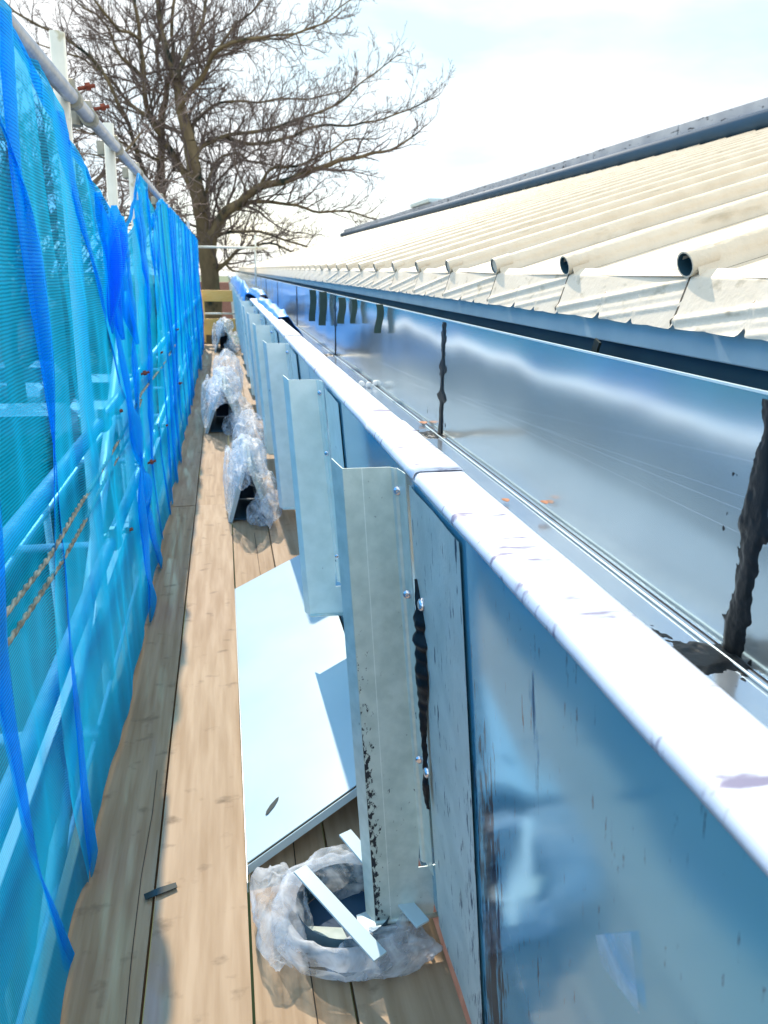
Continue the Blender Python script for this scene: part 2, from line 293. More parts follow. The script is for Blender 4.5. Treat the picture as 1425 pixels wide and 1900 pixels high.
# ------------------------------------------------------------------ low building with the beige roof
YE = 39.0
bld = thing('low_building', 'low building whose beige ribbed roof rises to the right above the lined gutter', 'building', (3, 20, GZ))
b = MB(); b.box((.93, -3, GZ), (1.15, YE-.2, 1.36)); b.build('wall', MT['brick'], bld)
TAN = .305; XA, ZA = .86, 1.500
ys = [0.33+.003, .86, 1.359, 1.895, 2.43, 2.96, 3.45]
while ys[-1] < YE: ys.append(ys[-1]+.5)
ys = [ys[0]-.53*k for k in (6, 5, 4, 3, 2, 1)]+ys
DT = 4.7; XT = XA+DT; ZT = ZA+TAN*DT
def roof_prof(y, i):   # height above roof plane: a roll at each ys, shallow swell between
    y0 = ys[i]; y1 = ys[i+1]; p = y1-y0; t = (y-y0)/p
    h = 0
    d0 = (y-y0); d1 = (y1-y)
    r = .027
    d = min(d0, d1)
    if d < r: h = .047*math.sqrt(max(0, 1-(d/r)**2))**.8
    return h
b = MB(); prof = []
for i in range(len(ys)-1):
    p = ys[i+1]-ys[i]
    for q in (0, .009, .017, .022, .025, .027, .038, p*.3, p*.4, p*.45, p*.5, p*.55, p*.6, p*.7, p-.038, p-.031, p-.027, p-.025, p-.022, p-.017, p-.009):
        prof.append((ys[i]+q, roof_prof(ys[i]+q, i)))
nu = 10
def rpt(u, y, h):
    d = DT*u; return (XA+d-.28*h, y, ZA+TAN*d+h*.96+.004*nz(d*1.3, y*2))
n = len(prof)
vs = [rpt(u/nu, y, h) for u in range(nu+1) for y, h in prof]
b.add(vs, [(u*n+j, u*n+j+1, (u+1)*n+j+1, (u+1)*n+j) for u in range(nu) for j in range(n-1)])
# other slope of the roof, out of sight beyond the top
b.add([(XT, ys[0], ZT-.02), (XT, YE, ZT-.02), (XT+6, YE, ZT-1.8), (XT+6, ys[0], ZT-1.8)], [(0, 1, 2, 3)])
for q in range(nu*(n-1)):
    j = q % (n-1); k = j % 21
    if k == 15 and prof[j][0] < 14: b.m[q] = 1  # narrow dark faces paint the shade beside each roll
roof = b.build('roof_sheet', [MT['roof'], MT['shade_line']], bld, smooth=True)
# hollow roll ends
for y in ys[3:20]:
    b = MB()
    c = Vector((XA-.012, y, ZA+.022))
    dr = Vector((1, 0, TAN)).normalized(); up = Vector((-TAN, 0, 1)).normalized(); sd_ = Vector((0, 1, 0))
    ring = lambda r, off: [c+dr*off+(sd_*math.cos(a)+up*math.sin(a)*.9)*r for a in (2*math.pi*k/16 for k in range(16))]
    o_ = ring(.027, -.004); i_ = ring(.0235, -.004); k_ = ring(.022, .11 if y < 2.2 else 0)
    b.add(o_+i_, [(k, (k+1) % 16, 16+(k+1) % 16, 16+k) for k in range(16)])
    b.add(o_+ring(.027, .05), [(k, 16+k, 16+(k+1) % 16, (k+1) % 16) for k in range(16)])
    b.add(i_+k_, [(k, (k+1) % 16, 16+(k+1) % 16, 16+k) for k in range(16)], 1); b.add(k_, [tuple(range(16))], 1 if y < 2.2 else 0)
    b.build('roll_end', [MT['roof'], MT['darkteal']], bld, smooth=True)
# eave pieces: one pressed piece under each roll, lapping the next one
def gau(x, c, w): return math.exp(-((x-c)/w)**2)
for i in range(2, len(ys)-1):
    yn, yf = ys[i]-.0, ys[i+1]       # near and far edge
    P = yf-yn; b = MB(); det = i < 18
    NU, NV = (84, 30) if det else (12, 8)
    def ep(u, v, lip=0):            # u 0 = far edge, 1 = near edge
        y = lerp(yf, yn, u)
        sc = .006*abs(math.sin(3*math.pi*u+.3))**.6
        nt_ = gau(u, .988, .010)*.15+gau(u, .42, .013)*.15+gau(u, .69, .012)*.10+gau(u, .015, .012)*.08
        arc = .025*(1-abs(math.sin(math.pi*(u*3.3+.3)))**.5)
        vv = v*(1-nt_*(v > .5)-arc*v**2)
        q_ = 1-vv; bz = lambda a, b_, c, d: a*q_**3+3*b_*q_*q_*vv+3*c*q_*vv*vv+d*vv**3
        x = lerp(XA+.016, .842, vv); z = lerp(ZA+.012, 1.400, vv)
        w = vv*1.15-.12+.80*u
        g = .0050*gau(w, .90, .06)+.0012*gau(w, 1.14, .03)+.0030*gau(w, 1.34, .05)
        g += .010*(1-u)
        e_ = min(1, v*6); return Vector((x-g*e_-.004*e_, y, z+.3*g*e_+.003))
    b.grid(ep, NU, NV)
    if det: b.m = [1 if (q//NV < 1 and nz(q*.3, i) > -.35) else 0 for q in range(len(b.f))]  # far-edge faces coloured dark for the shade at each lap
    b.build('eave_tile', [MT['eave'], MT['shade_line']], bld, smooth=True)
b = MB(); b.box((.866, -2.7, 1.354), (.880, YE, 1.472)); b.build('fascia', MT['fascia'], bld, bevel=.003)
b = MB(); b.box((.886, -2.7, 1.25), (.897, YE, 1.50)); b.build('gap_shade', MT['darkteal'], bld)  # dark board stands in for the shaded gap below the fascia
# upper building roof edge beyond the ridge
ub = thing('upper_roof_edge', 'long dark blue fascia with grey capping standing above the top of the beige roof', 'building', (XT+.3, 20, GZ))
hs = 1.5+.316*(XT+.2); hm = 1.5+.292*(XT+.2); YS = 38.0
b = MB(); b.box((XT+.2, -2, ZT-.5), (XT+.5, YS, hm)); b.build('fascia', MT['navy'], ub)
b = MB(); b.tube([(XT+.08, -2, hm-.10), (XT+.08, YS, hm-.10)], .095, 10); b.build('gutter', MT['navy'], ub, smooth=True)
for k in range(17):
    y0 = -2+k*2.35; b = MB(); b.box((XT+.16, y0+.012, hm), (XT+.6, min(y0+2.338, YS), hs+.004*(k % 3))); b.build('capping', MT['ridge'], ub, bevel=.008)
b = MB(); b.box((XT+.5, -2, GZ), (XT+12, YS, hm-.05)); b.build('wall', MT['brick'], ub)
for y, w in ((13.5, .5), (17.4, .4), (21, .9)):
    b = MB(); b.box((XT+.0, y, hm-.3), (XT+.19, y+.12, hm-.2)); b.build('bracket', MT['white'], ub)
b = MB(); b.box((XT+.1, 22, hs+.01), (XT+.5, 24.2, hs+.12)); b.build('vent_cover', MT['white'], ub, bevel=.02)
# ------------------------------------------------------------------ box gutter
gut = thing('box_gutter', 'long deep box gutter of reflective sheet with a scuffed white rim', 'gutter', (.4, 10, 0))
ZR = 1.5-.340
def face_x(z): return .32+(ZR-z)*.095
GE = 44.0
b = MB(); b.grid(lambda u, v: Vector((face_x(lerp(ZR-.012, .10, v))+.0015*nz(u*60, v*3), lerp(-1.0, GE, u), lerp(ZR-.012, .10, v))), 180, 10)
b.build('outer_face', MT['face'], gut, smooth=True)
b = MB(); b.add([(.325, -1, ZR-.02), (.325, GE, ZR-.02), (.40, GE, .94), (.40, -1, .94)], [(0, 1, 2, 3)])
b.add([(.405, -1, ZR-.015), (.405, GE, ZR-.015), (.44, GE, .942), (.44, -1, .942)], [(0, 3, 2, 1)]); b.build('inner_face', MT['sole'], gut)
b = MB(); b.grid(lambda u, v: Vector((lerp(.44, .752, v), lerp(-1, GE, u), .940+.002*nz(u*40, v*4))), 200, 6); b.build('sole', MT['sole'], gut, smooth=True)
b = MB(); b.grid(lambda u, v: Vector((.752+.055*v*0+.0012*nz(u*45, v*1.5, 3), lerp(-1, GE, u), lerp(.942, 1.5-.158, v))), 200, 8); bw = b.build('back_wall', MT['wallsheet'], gut, smooth=True)
b = MB(); b.box((.750, -1, 1.342), (.757, GE, 1.346)); b.build('top_lip', MT['fascia'], gut)
b = MB(); b.tube([(.735, y*.9-1, .943) for y in range(50)], .0025, 6); b.build('fold_line', MT['fascia'], gut, smooth=True)
b = MB(); b.add([(face_x(.1), -1, .10), (face_x(.1), GE, .10), (.86, GE, .10), (.86, -1, .10)], [(0, 3, 2, 1)]); b.build('underside', MT['zincdirty'], gut)
joints = [-1.0, 1.29, 1.73, 4.25, 6.6, 9.0, 11.5, 14, 16.5, 19, 21.5, 24, 28, 32, 36, 40, GE]
for k in range(len(joints)-1):
    y0, y1 = joints[k], joints[k+1]; b = MB(); lift = .004 if k % 2 else 0.0
    pf = [(.3195, ZR-.016), (.3185, ZR-.011), (.3205, ZR-.005), (.3240, ZR-.0015), (.3290, ZR), (.334, ZR), (.404, ZR), (.408, ZR-.001), (.410, ZR-.006), (.412, ZR-.03)]
    nn = max(4, int((y1-y0)/.05)) if y0 < 8 else 12
    b.grid(lambda u, v: Vector((pf[round(v*9)][0]-(lift*.6 if v < .4 else 0)+.0012*nz(lerp(y0, y1, u)*9, v*3), lerp(y0-.01, y1+(.015 if k % 2 else 0), u), pf[round(v*9)][1]+lift+.0015*nz(lerp(y0, y1, u)*7, v*2, 5))), nn, 9)
    b.build('rim_cap', MT['rim'], gut, smooth=True, solid=.0025)
BRY = [1.377, 2.6, 3.95, 5.25, 6.6, 7.9, 9.3, 10.6, 12.0, 13.4, 14.8, 16.2, 17.6, 19.0, 20.5, 22]
for k, y in enumerate(BRY):       # dull cover strips beside the brackets
    b = MB(); y0, y1 = (y-.38, y-.06)
    b.grid(lambda u, v: Vector((face_x(lerp(ZR-.03, .10, v))-.0045-.001*math.sin(u*9), lerp(y1, y0, u), lerp(ZR-.03, .10, v))), 6, 6)
    b.build('cover_strip', MT['zincdirty'] if k == 0 else MT['zincpale'], gut, smooth=True)
def fbm(x, y, z): return nz(x, y, z)+.5*nz(x*2.1, y*2.1, z+3)+.3*nz(x*4.7, y*4.7, z+7)
def mastic_wall(y, w=.02, knobs=(), seed=0):
    b = MB()
    def fn(u, v):
        z = lerp(.945, 1.335, u); dy = (v-.5)*.30; ww = w*(.8+.5*nz(z*9, seed, 1))
        for kz, kw in knobs: ww += kw*gau(z, kz, .014)
        hh = 1.25*math.exp(-(dy/ww)**2)+.55*fbm(dy*38, z*30, seed)-.62-(dy/.15)**2*.25
        return Vector((.7508-max(-.004, min(.003, .006*hh)), y+dy, z))
    b.grid(fn, 130, 90)
    def fs(u, v):
        x = lerp(.753, .43, u); dy = (v-.5)*.34
        hh = 1.1*math.exp(-(dy/(w*1.9))**2)+.65*fbm(dy*26, x*30, seed+4)-.55-(dy/.17)**2*.3
        return Vector((x, y+dy, .9405+max(-.004, min(.004, .008*hh))))
    b.grid(fs, 90, 90)
    return b.build('mastic_seam', MT['mastic'], gut, smooth=True)
mastic_wall(.945, .030, seed=1); mastic_wall(2.645, .032, ((1.075, .045), (1.18, .045)), 2)
mastic_wall(5.37, .038, ((1.15, .05), (1.25, .05)), 3); mastic_wall(8.23, .05, ((1.2, .06),), 4); mastic_wall(11.1, .05, (), 5); mastic_wall(14, .06, (), 6)
# mastic in the joint beside the first bracket
b = MB()
tabm = [(768, 1075, .0015), (772, 1105, .004), (776, 1130, .008), (777, 1160, .0125), (779, 1200, .013), (781, 1240, .015), (783, 1270, .013), (782, 1310, .009), (784, 1360, .006), (787, 1420, .005), (788, 1465, .007), (791, 1500, .002)]
mp3 = []
for px, py, w in tabm:
    z = onX(px, py, .335).z; p = onX(px, py, face_x(z)-.012); mp3.append((p, w))
def fm(u, v):
    t_ = u*(len(mp3)-1); i_ = min(int(t_), len(mp3)-2); f_ = t_-i_; p = mp3[i_][0].lerp(mp3[i_+1][0], f_); w = lerp(mp3[i_][1], mp3[i_+1][1], f_)
    w *= 1+.55*nz(p.z*45, 3); t = (v-.5)*2
    return Vector((p.x-(.004+.9*w)*(1-t*t)+.003*nz(p.z*60, v*4)+.006, p.y+w*1.9*t+.003*nz(p.z*40, 1), p.z))
b.grid(fm, 110, 8); b.build('mastic_bead', MT['mastic'], gut, smooth=True)
def rivet(parent, p, r, nrm=(-1, 0, 0)):
    b = MB(); n = Vector(nrm); a = n.orthogonal().normalized(); c = n.cross(a); rings = []
    for rr, h in ((1, 0), (1, .25), (.8, .5), (.45, .62), (.12, .55)): rings.append([Vector(p)+n*h*r+(a*math.cos(t)+c*math.sin(t))*r*rr for t in (2*math.pi*k/14 for k in range(14))])
    vs = sum(rings, []); b.add(vs, [(i*14+j, i*14+(j+1) % 14, (i+1)*14+(j+1) % 14, (i+1)*14+j) for i in range(4) for j in range(14)]+[tuple(56+j for j in range(14))])
    return b.build('rivet', MT['rivet'], parent, smooth=True)
for px, py in ((783, 1122), (793, 1432)):
    p = onX(px, py, .335); z = p.z; p = onX(px, py, face_x(z)-.006); rivet(gut, p, .0125)
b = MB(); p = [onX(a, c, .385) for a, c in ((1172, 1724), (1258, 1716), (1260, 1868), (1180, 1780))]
b.add([(face_x(q.z)-.004, q.y, q.z) for q in p], [(0, 3, 2, 1)]); b.build('reflection_patch', MT['wrap'], gut)  # thin pale quad standing in for a white reflection on the face
# ------------------------------------------------------------------ brackets
ordw = ['nearest', 'second', 'third', 'fourth', 'fifth', 'sixth', 'seventh', 'eighth', 'ninth', 'tenth', 'eleventh', 'twelfth', 'thirteenth', 'fourteenth', 'fifteenth', 'sixteenth']
def bracket(y, k):
    g = thing('support_bracket', '', 'bracket', (.30, y, 0), 'galvanised brackets along the outside of the gutter')
    ztop, zb = ZR-.012, (.07 if k == 0 else .28)
    def xl(z): return .205+(ZR-z)*.072       # free left edge
    def xr(z): return face_x(z)-.004
    zcut = .28 if k == 0 else .46; b = MB(); t = .0022; xi = lambda z: xr(z)-.020
    # web facing the viewer
    P = [(xl(ztop), ztop), (xi(ztop), ztop), (xi(zcut), zcut), (xi(zcut), zcut-.07), (xr(zcut-.07)+.02, zcut-.07), (xr(zb), zb), (xl(zb), zb)]
    vs = [(x, y, z) for x, z in P]+[(x, y+t, z) for x, z in P]; m = len(P)
    b.add(vs, [tuple(range(m)), tuple(range(2*m-1, m-1, -1))]+[(i, m+i, m+(i+1) % m, (i+1) % m) for i in range(m)])
    w = b.build('web', MT['zincstain'] if k == 0 else MT['zincpale'], g)
    b = MB(); 
    def lip(u, v):
        z = lerp(ztop+.012, zb, u); a = v; return Vector((xl(z)-.018*a, y-.004-.035*a*0+.030*a, z))
    b.grid(lambda u, v: Vector((xl(lerp(ztop, zb, u))-.016*v, y+.035*v, lerp(ztop, zb, u)+.012*v*(1-u))), 12, 3); b.build('outer_lip', MT['zinc' if k == 0 else 'zincpale'], g, solid=.002)
    b = MB(); zf = zcut-.05   # flange returning onto the gutter
    pr = [(xi, 0), (lambda z: xr(z)-.016, -.006), (lambda z: xr(z)-.010, -.008), (lambda z: xr(z)-.006, -.030), (lambda z: xr(z)-.004, -.050)]
    b.grid(lambda u, v: Vector((pr[round(v*4)][0](lerp(ztop, zf, u)), y-.0015+pr[round(v*4)][1], lerp(ztop, zf, u))), 12, 4)
    b.build('flange', MT['zinc' if k == 0 else 'zincpale'], g, solid=.0015)
    b = MB(); b.tube([(xl(zb), y-.001, zb), (xr(zb)+.01, y-.001, zb-.002)], .006, 10); b.build('bottom_fold', MT['zinc'], g, smooth=True)
    for z in (1.105, .90, .52):
        if k < 6: rivet(g, (xr(z)-.012, y-.012-(.02 if z < 1.1 else 0), z), .009, (-.35, -1, 0))
    return g
for k, y in enumerate(BRY):
    g = bracket(y, k)
    g['label'] = ('nearest galvanised bracket on the gutter face, black-stained along its left edge' if k == 0 else
                  ordw[k]+' galvanised bracket from the viewer, standing off the outer gutter face')
# ------------------------------------------------------------------ small things in the gutter
for px, py, lab in ((785, 784, 'brown dead leaf beside the tall black seam in the gutter'), (938, 928, 'curled orange-brown leaf lying left of the thin fold line'), (1010, 932, 'brown leaf on the pale sheet right of the thin fold line')):
    p = onZ(px, py, .95) if px < 1000 else onX(px, py, .745); b = MB()
    s = .018 if px > 800 else .03
    b.grid(lambda u, v: p+Vector(((u-.5)*s, (v-.5)*s*1.8*(1-abs(u-.5)*1.2), .006*nz(u*5, v*5, px)+.004*abs(u-.5))), 5, 5)
    tag(b.build('dead_leaf', MT['leaf'], solid=.001), lab, 'leaf', 'dead leaves in the gutter')
for j, (px, py) in enumerate(((671, 712), (684, 714), (697, 711), (719, 714))):
    p = onZ(px, py, .955); bm = bmesh.new(); bmesh.ops.create_icosphere(bm, subdivisions=2, radius=.016)
    for v in bm.verts: v.co *= 1+.15*nz(v.co.x*60, v.co.y*60, v.co.z*60+j)
    me = bpy.data.meshes.new('foam_ball'); bm.to_mesh(me); bm.free(); me.materials.append(MT['foam'])
    for q in me.polygons: q.use_smooth = True
    ob = bpy.data.objects.new('foam_ball', me); COL.objects.link(ob); ob.location = p
    tag(ob, ['leftmost white foam ball in the row on the gutter sole', 'second white foam ball from the left on the gutter sole', 'third white foam ball from the left, touching the second', 'white foam ball standing apart at the right of the row'][j], 'foam ball', 'white foam balls in the gutter')
for j, (px, w, ya, yb) in enumerate(((711, .022, 560, 619), (641, .03, 552, 601), (662, .02, 555, 600), (606, .035, 540, 604), (586, .035, 538, 596))):
    X = .738; y = onX(px, ya, X).y; za = min(1.352, onX(px, ya, X).z); zb_ = onX(px, yb, X).z; b = MB()
    b.grid(lambda u, v: Vector((X-w*1.5*v+.006*math.sin(u*5), y+.012*u+.006*v, lerp(za, zb_, u)+.004*nz(v*9, j, u))), 8, 3)
    tag(b.build('hanging_strip', MT['pad'], solid=.004), ['dark green strip hanging alone under the fascia, nearest of the row', 'dark green strip hanging just right of the far black seam', 'narrow dark green strip tucked behind another below the fascia', 'wide dark strip hanging left of the far black seam', 'farthest dark strip hanging below the fascia near the blue cloth'][j], 'strip', 'dark strips hanging from the eave')
p = onX(1103, 640, .83); b = MB(); b.obox((.832, p.y, 1.33), (.003, 0, 0), (0, .012, .004), (0, -.012, .028))
tag(b.build('tape_offcut', MT['tape']), 'short dark tape offcut stuck under the fascia at the right', 'tape')
# blue sheets over the far rim
def tarp(name, y0, y1, lab, h=.1, seed=0, x0=.30, x1=.52):
    b = MB()
    def fn(u, v):
        y = lerp(y0, y1, u); x = lerp(x0-.03, x1, v); e = math.sin(math.pi*min(1, max(0, u)))**.5
        z = ZR+.012+h*(.35+.65*e)*(.5+.8*abs(nz(y*.9, v*2.2, seed)))*math.sin(math.pi*min(1, v*1.1+.08))
        if v < .12: z -= .10*(1+.5*nz(y*2, 3, seed))
        if v > .4: z = max(.955, z-((v-.4)*.42+.03*nz(y*2, v*5, seed))*(1 if x1 > .5 else .3))
        return Vector((x+.02*nz(y*2, v*3, seed), y, z))
    b.grid(fn, 60, 16); tag(b.build(name, MT['tarp'], smooth=True, solid=.003), lab, 'tarpaulin', 'blue tarpaulins over the gutter rim')
tarp('blue_tarpaulin', 5.6, 9.3, 'crumpled blue tarpaulin spilling over the rim into the gutter, nearer one', .05, 1, .38, .62)
tarp('blue_tarpaulin', 9.6, 24, 'bunched blue tarpaulin piled on the far end of the rim', .20, 5, .28, .48)
tarp('blue_tarpaulin', 10.5, 14, 'blue tarpaulin lying deep in the gutter beneath the far eave', .05, 9, .48, .74)
# ------------------------------------------------------------------ scaffold boards
edges = [-.475, -.232, -.001, .213, .44]; SP = .007
runs = [(-.6, 1.0), (1.0, 5.02), (5.02, 8.9), (8.9, 12.8), (12.8, 16.6)]
cname = ['next to the netting', 'left of centre', 'under the wrapped bundles', 'beneath the gutter']
rname = ['', 'in the foreground', 'past the first joint', 'past the second joint', 'at the far end']
for c in range(4):
    for r, (y0, y1) in enumerate(runs):
        off = .0 if c in (0, 1) else .35*r*(1 if c == 2 else 0)
        a0, a1 = y0+(off if r else 0), y1+.35*(r+1)*(1 if c == 2 else 0)
        if c >= 1: a0, a1 = (a0, a1)
        if r == 0: continue
        if r == 1: a0 = -.6
        b = MB(); x0, x1 = edges[c]+SP/2, edges[c+1]-SP/2; zz = -.004*((c+r) % 2)
        ny = 30; nx = 4
        w = lambda y: .0025*nz(y*1.1, c, r)
        b.add([(lerp(x0, x1, i/nx)+(w(lerp(a0, a1, j/ny))), lerp(a0+.003, a1-.003, j/ny), zz+.002*nz(i*.6, j*.5, c)) for j in range(ny+1) for i in range(nx+1)],
              [(j*(nx+1)+i, j*(nx+1)+i+1, (j+1)*(nx+1)+i+1, (j+1)*(nx+1)+i) for j in range(ny) for i in range(nx)])
        # sides and ends
        def side(xx):
            n0 = len(b.v)
            b.add([(xx+w(lerp(a0, a1, j/ny)), lerp(a0+.003, a1-.003, j/ny), z) for j in range(ny+1) for z in (zz, zz-.038)], [(2*j, 2*j+1, 2*j+3, 2*j+2) for j in range(ny)])
        side(x0); side(x1)
        b.add([(x0, a0+.003, zz), (x1, a0+.003, zz), (x1, a0+.003, zz-.038), (x0, a0+.003, zz-.038)], [(0, 1, 2, 3)])
        b.add([(x0, a1-.003, zz), (x1, a1-.003, zz), (x1, a1-.003, zz-.038), (x0, a1-.003, zz-.038)], [(3, 2, 1, 0)])
        # drying cracks
        if r == 1 and c in (0, 2):
            pts = [(-.262, 1.25), (-.268, 1.45), (-.27, 1.7), (-.262, 1.95), (-.264, 2.15)] if c == 0 else [(.135, .9), (.128, 1.3), (.124, 1.6), (.128, 1.9), (.132, 3.4), (.126, 4.4)]
            for (xa, ya), (xb, yb) in zip(pts, pts[1:]):
                wv = .0009 if c == 0 else .0014
                b.add([(xa-wv, ya, zz+.0035), (xa+wv, ya, zz+.0035), (xb+wv, yb, zz+.0035), (xb-wv, yb, zz+.0035)], [(0, 1, 2, 3)], 1)
        tag(b.build('scaffold_board', [MT['board'] if (c+r) % 2 else MT['board2'], MT['crack']]), 'tan scaffold board %s, %s' % (cname[c], rname[r]), 'board', 'wooden boards of the scaffold walkway')
b = MB(); b.box((-.50, -.6, -.16), (.5, 16.6, -.13)); 
# ------------------------------------------------------------------ scaffold frame
scf = thing('scaffold', 'tube scaffold of pale and galvanised poles behind the blue netting', 'scaffold', (-.5, 8, GZ))
XS = -.46; RT = .0242
def tubeobj(name, pts, r=RT, m='tube', n=14, parent=scf):
    b = MB(); b.tube(pts, r, n); return b.build(name, MT[m], parent, smooth=True)
tubeobj('handrail', [(XS, -.8, 2.03), (XS, 5, 2.035), (XS, 10.2, 2.03)]); tubeobj('handrail', [(XS, 10.25, 2.03), (XS, 17, 2.03)])
tubeobj('guard_rail', [(XS-.01, -.8, .94), (XS-.01, 17, .94)]); tubeobj('mid_rail', [(XS-.01, -.8, .47), (XS-.01, 17, .47)])
def coupler(p, yellow=True, flip=1):
    p = Vector(p); b = MB()
    b.tube([p+Vector((0, -.024, 0)), p+Vector((0, .024, 0))], .033, 14)
    b.obox(p+Vector((.0, 0, .042)), (.012, 0, 0), (0, .02, 0), (0, 0, .014))
    b.tube([p+Vector((-.055, 0, -.03)), p+Vector((-.055, 0, .03))], .032, 14)
    c = b.build('coupler', MT['coupler'], scf, smooth=False, bevel=.002)
    b = MB(); b.tube([p+Vector((.02, .0, .03)), p+Vector((.075, .01, .045))], .0065, 6); b.tube([p+Vector((.045, .004, .038)), p+Vector((.06, .007, .042))], .013, 6); 
    if p.z < 1 or p.y < 3.6: b.build('bolt', MT['rust'], c)
def coup2(o): pass
pol = [(2.95, -.50, 2.21), (4.1, -.50, 2.13), (5.1, -.50, 2.05), (7.1, -.50, 1.99), (9.2, -.50, 1.99), (11.3, -.5, 1.99), (13.4, -.5, 2.2), (15.6, -.5, 1.99), ]
for j, (y, x, zt) in enumerate(pol):
    lean = .018
    tubeobj('standard', [(x-lean*2.9-.02, y, GZ), (x-.02, y, 0), (x+lean*zt-.02, y, zt)], RT, 'tubew' if j < 3 else 'tube')
    for z in (2.03, .94, .47): 
        if y < 9: coupler((XS, y+.05, z))
coupler((XS, 3.35, 2.03))
# outer row of standards, further out, seen through the netting
for y in (1.3, 3.4, 5.4, 7.4, 9.4, 11.4, 13.4): tubeobj('outer_standard', [(-1.25, y, GZ), (-1.25, y, .0)], RT, 'tubew')
tubeobj('ledger', [(-1.25, -.5, -.12), (-1.25, 17, -.12)]); tubeobj('ledger', [(-.50, -.5, -.12), (-.50, 17, -.12)])
for y in (.4, 2.45, 4.45, 6.6, 8.7, 10.8, 12.9, 15.2): tubeobj('transom', [(-1.35, y+.06, -.07), (.55, y+.06, -.07)], RT, 'tube')
tubeobj('diagonal_brace', [(-.52, .9, -.6), (-.52, 4.6, 1.35)], RT, 'tubew')
# end frame across the walkway
tubeobj('end_rail', [(-.5, 16.5, 1.90), (.95, 16.5, 1.905)], .024, 'tubew'); tubeobj('end_rail', [(-.5, 16.5, .62), (.3, 16.5, .62)], .02, 'tubew')
tubeobj('end_post', [(.68, 16.55, 1.0), (.70, 16.55, 2.15)], .02, 'tubew')
b = MB(); b.box((-.56, -.6, .003), (-.522, 4.0, .225)); tag(b.build('toe_board', MT['toe'], bevel=.003), 'pinkish toe board on edge behind the netting, nearer length', 'board', 'toe boards behind the netting')
b = MB(); b.box((-.56, 4.02, .003), (-.522, 16.4, .225)); tag(b.build('toe_board', MT['toe'], bevel=.003), 'pinkish toe board on edge behind the netting, farther length', 'board', 'toe boards behind the netting')
for z0, z1, lab in ((.86, 1.08, 'upper orange wooden board closing the far end of the walkway'), (.20, .52, 'lower orange wooden board closing the far end of the walkway')):
    b = MB(); b.box((-.42, 16.45, z0), (.36, 16.49, z1)); tag(b.build('end_board', MT['endwood'], bevel=.004), lab, 'board', 'orange boards closing the walkway end')
b = MB(); b.box((-.42, 16.44, .05), (-.36, 16.45, 1.0)); b.build('end_batten', MT['endwood'], scf)
# ropes along the guard rail
def rope(pts, lab, r=.006):
    b = MB(); P = [Vector(p) for p in pts]; fine = []
    for a, c in zip(P, P[1:]):
        k = max(2, int((c-a).length/.012))
        fine += [a.lerp(c, i/k) for i in range(k)]
    for ph in (0, math.pi):
        b.tube([q+Vector((.5*math.cos(i*.9+ph), 0, .5*math.sin(i*.9+ph)))*r for i, q in enumerate(fine)], r*.62, 5)
    tag(b.build('rope', MT['rope'], smooth=True), lab, 'rope', 'ropes along the guard rail')
rope([onX(x, y, -.405) for x, y in ((-20, 1180), (25, 1120), (60, 1075), (90, 1035), (140, 950), (190, 870), (235, 790), (262, 730), (300, 680), (325, 640))], 'twisted rope running just below the guard rail, upper of the two')
rope([onX(x, y, -.41) for x, y in ((-20, 1240), (30, 1170), (70, 1110), (115, 1040), (150, 980), (200, 880), (245, 800), (262, 740))], 'twisted rope hanging lower beneath the guard rail')
# ------------------------------------------------------------------ debris netting
top = [(0.2, 1.99), (1.5, 2.01), (1.975, 2.0), (2.2, 1.97), (2.43, 1.90), (2.74, 1.84), (2.92, 1.81), (3.15, 1.73), (3.33, 1.69), (3.6, 1.655), (3.89, 1.63), (4.2, 1.72), (4.6, 1.88), (4.88, 2.0), (5.08, 1.92), (5.27, 1.83), (5.59, 1.76), (5.9, 1.84), (6.2, 1.94), (6.6, 2.0), (7.5, 2.0), (9, 2.02), (17, 2.02)]
folds = [(.5, .16, .09, .1), (.95, .07, .04, -.2), (1.28, .13, .08, .1), (1.62, .05, .03, .15), (1.9, .13, .08, -.1), (2.45, .16, .09, 1.5), (3.1, .17, .09, .3), (3.75, .12, .07, -.3)]
fy = 4.3
while fy < 16.2: folds.append((fy, random.uniform(.07, .20), random.uniform(.05, .11), random.uniform(-.3, .3))); fy += random.uniform(.25, .65)
NY, NZ = 1100, 44
nb = MB(); Y0, Y1 = .15, 16.3
botx = [(0, -.40), (1.2, -.385), (1.55, -.42), (1.9, -.41), (2.6, -.385), (4, -.40), (16.3, -.41)]
def netp(u, v):
    y = lerp(Y0, Y1, u); zt = interp(top, y)
    zb = .012+.02*abs(nz(y*2, 4))
    z = lerp(zt, zb, v)
    belly = math.sin(math.pi*min(1, v))**.8
    x = lerp(-.428, interp(botx, y), v**1.5)+.030*belly*nz(y*.8, v*1.5, 2)+.018*nz(y*3.1, z*.9, 8)+.006*nz(y*9, z*4, 1)
    dy = 0
    for fy_, a, w, tilt in folds:
        q = y-fy_-.20*nz(z*.9, fy_*3, fy_)-tilt*v
        if abs(q) < w*3:
            am = (.35+.65*abs(math.sin(v*2.2+fy_)))
            dy -= a*am*(q/w)*math.exp(-(q/w)**2)*2.2; x += .026*am*math.exp(-(q/w)**2)
    # pull-down folds from the sagging part of the top hem
    if 2.2 < y < 5.6:
        s = abs(nz((y+z*1.1)*4, 1.7)); x += .03*s*(1-v)
    return Vector((x, y+dy, z+.008*nz(y*6, z*6)))
nb.grid(netp, NY, NZ)
net = nb.build('debris_netting', MT['net'], smooth=True)
tag(net, 'long bright blue debris netting draped from the handrail down to the boards', 'netting')
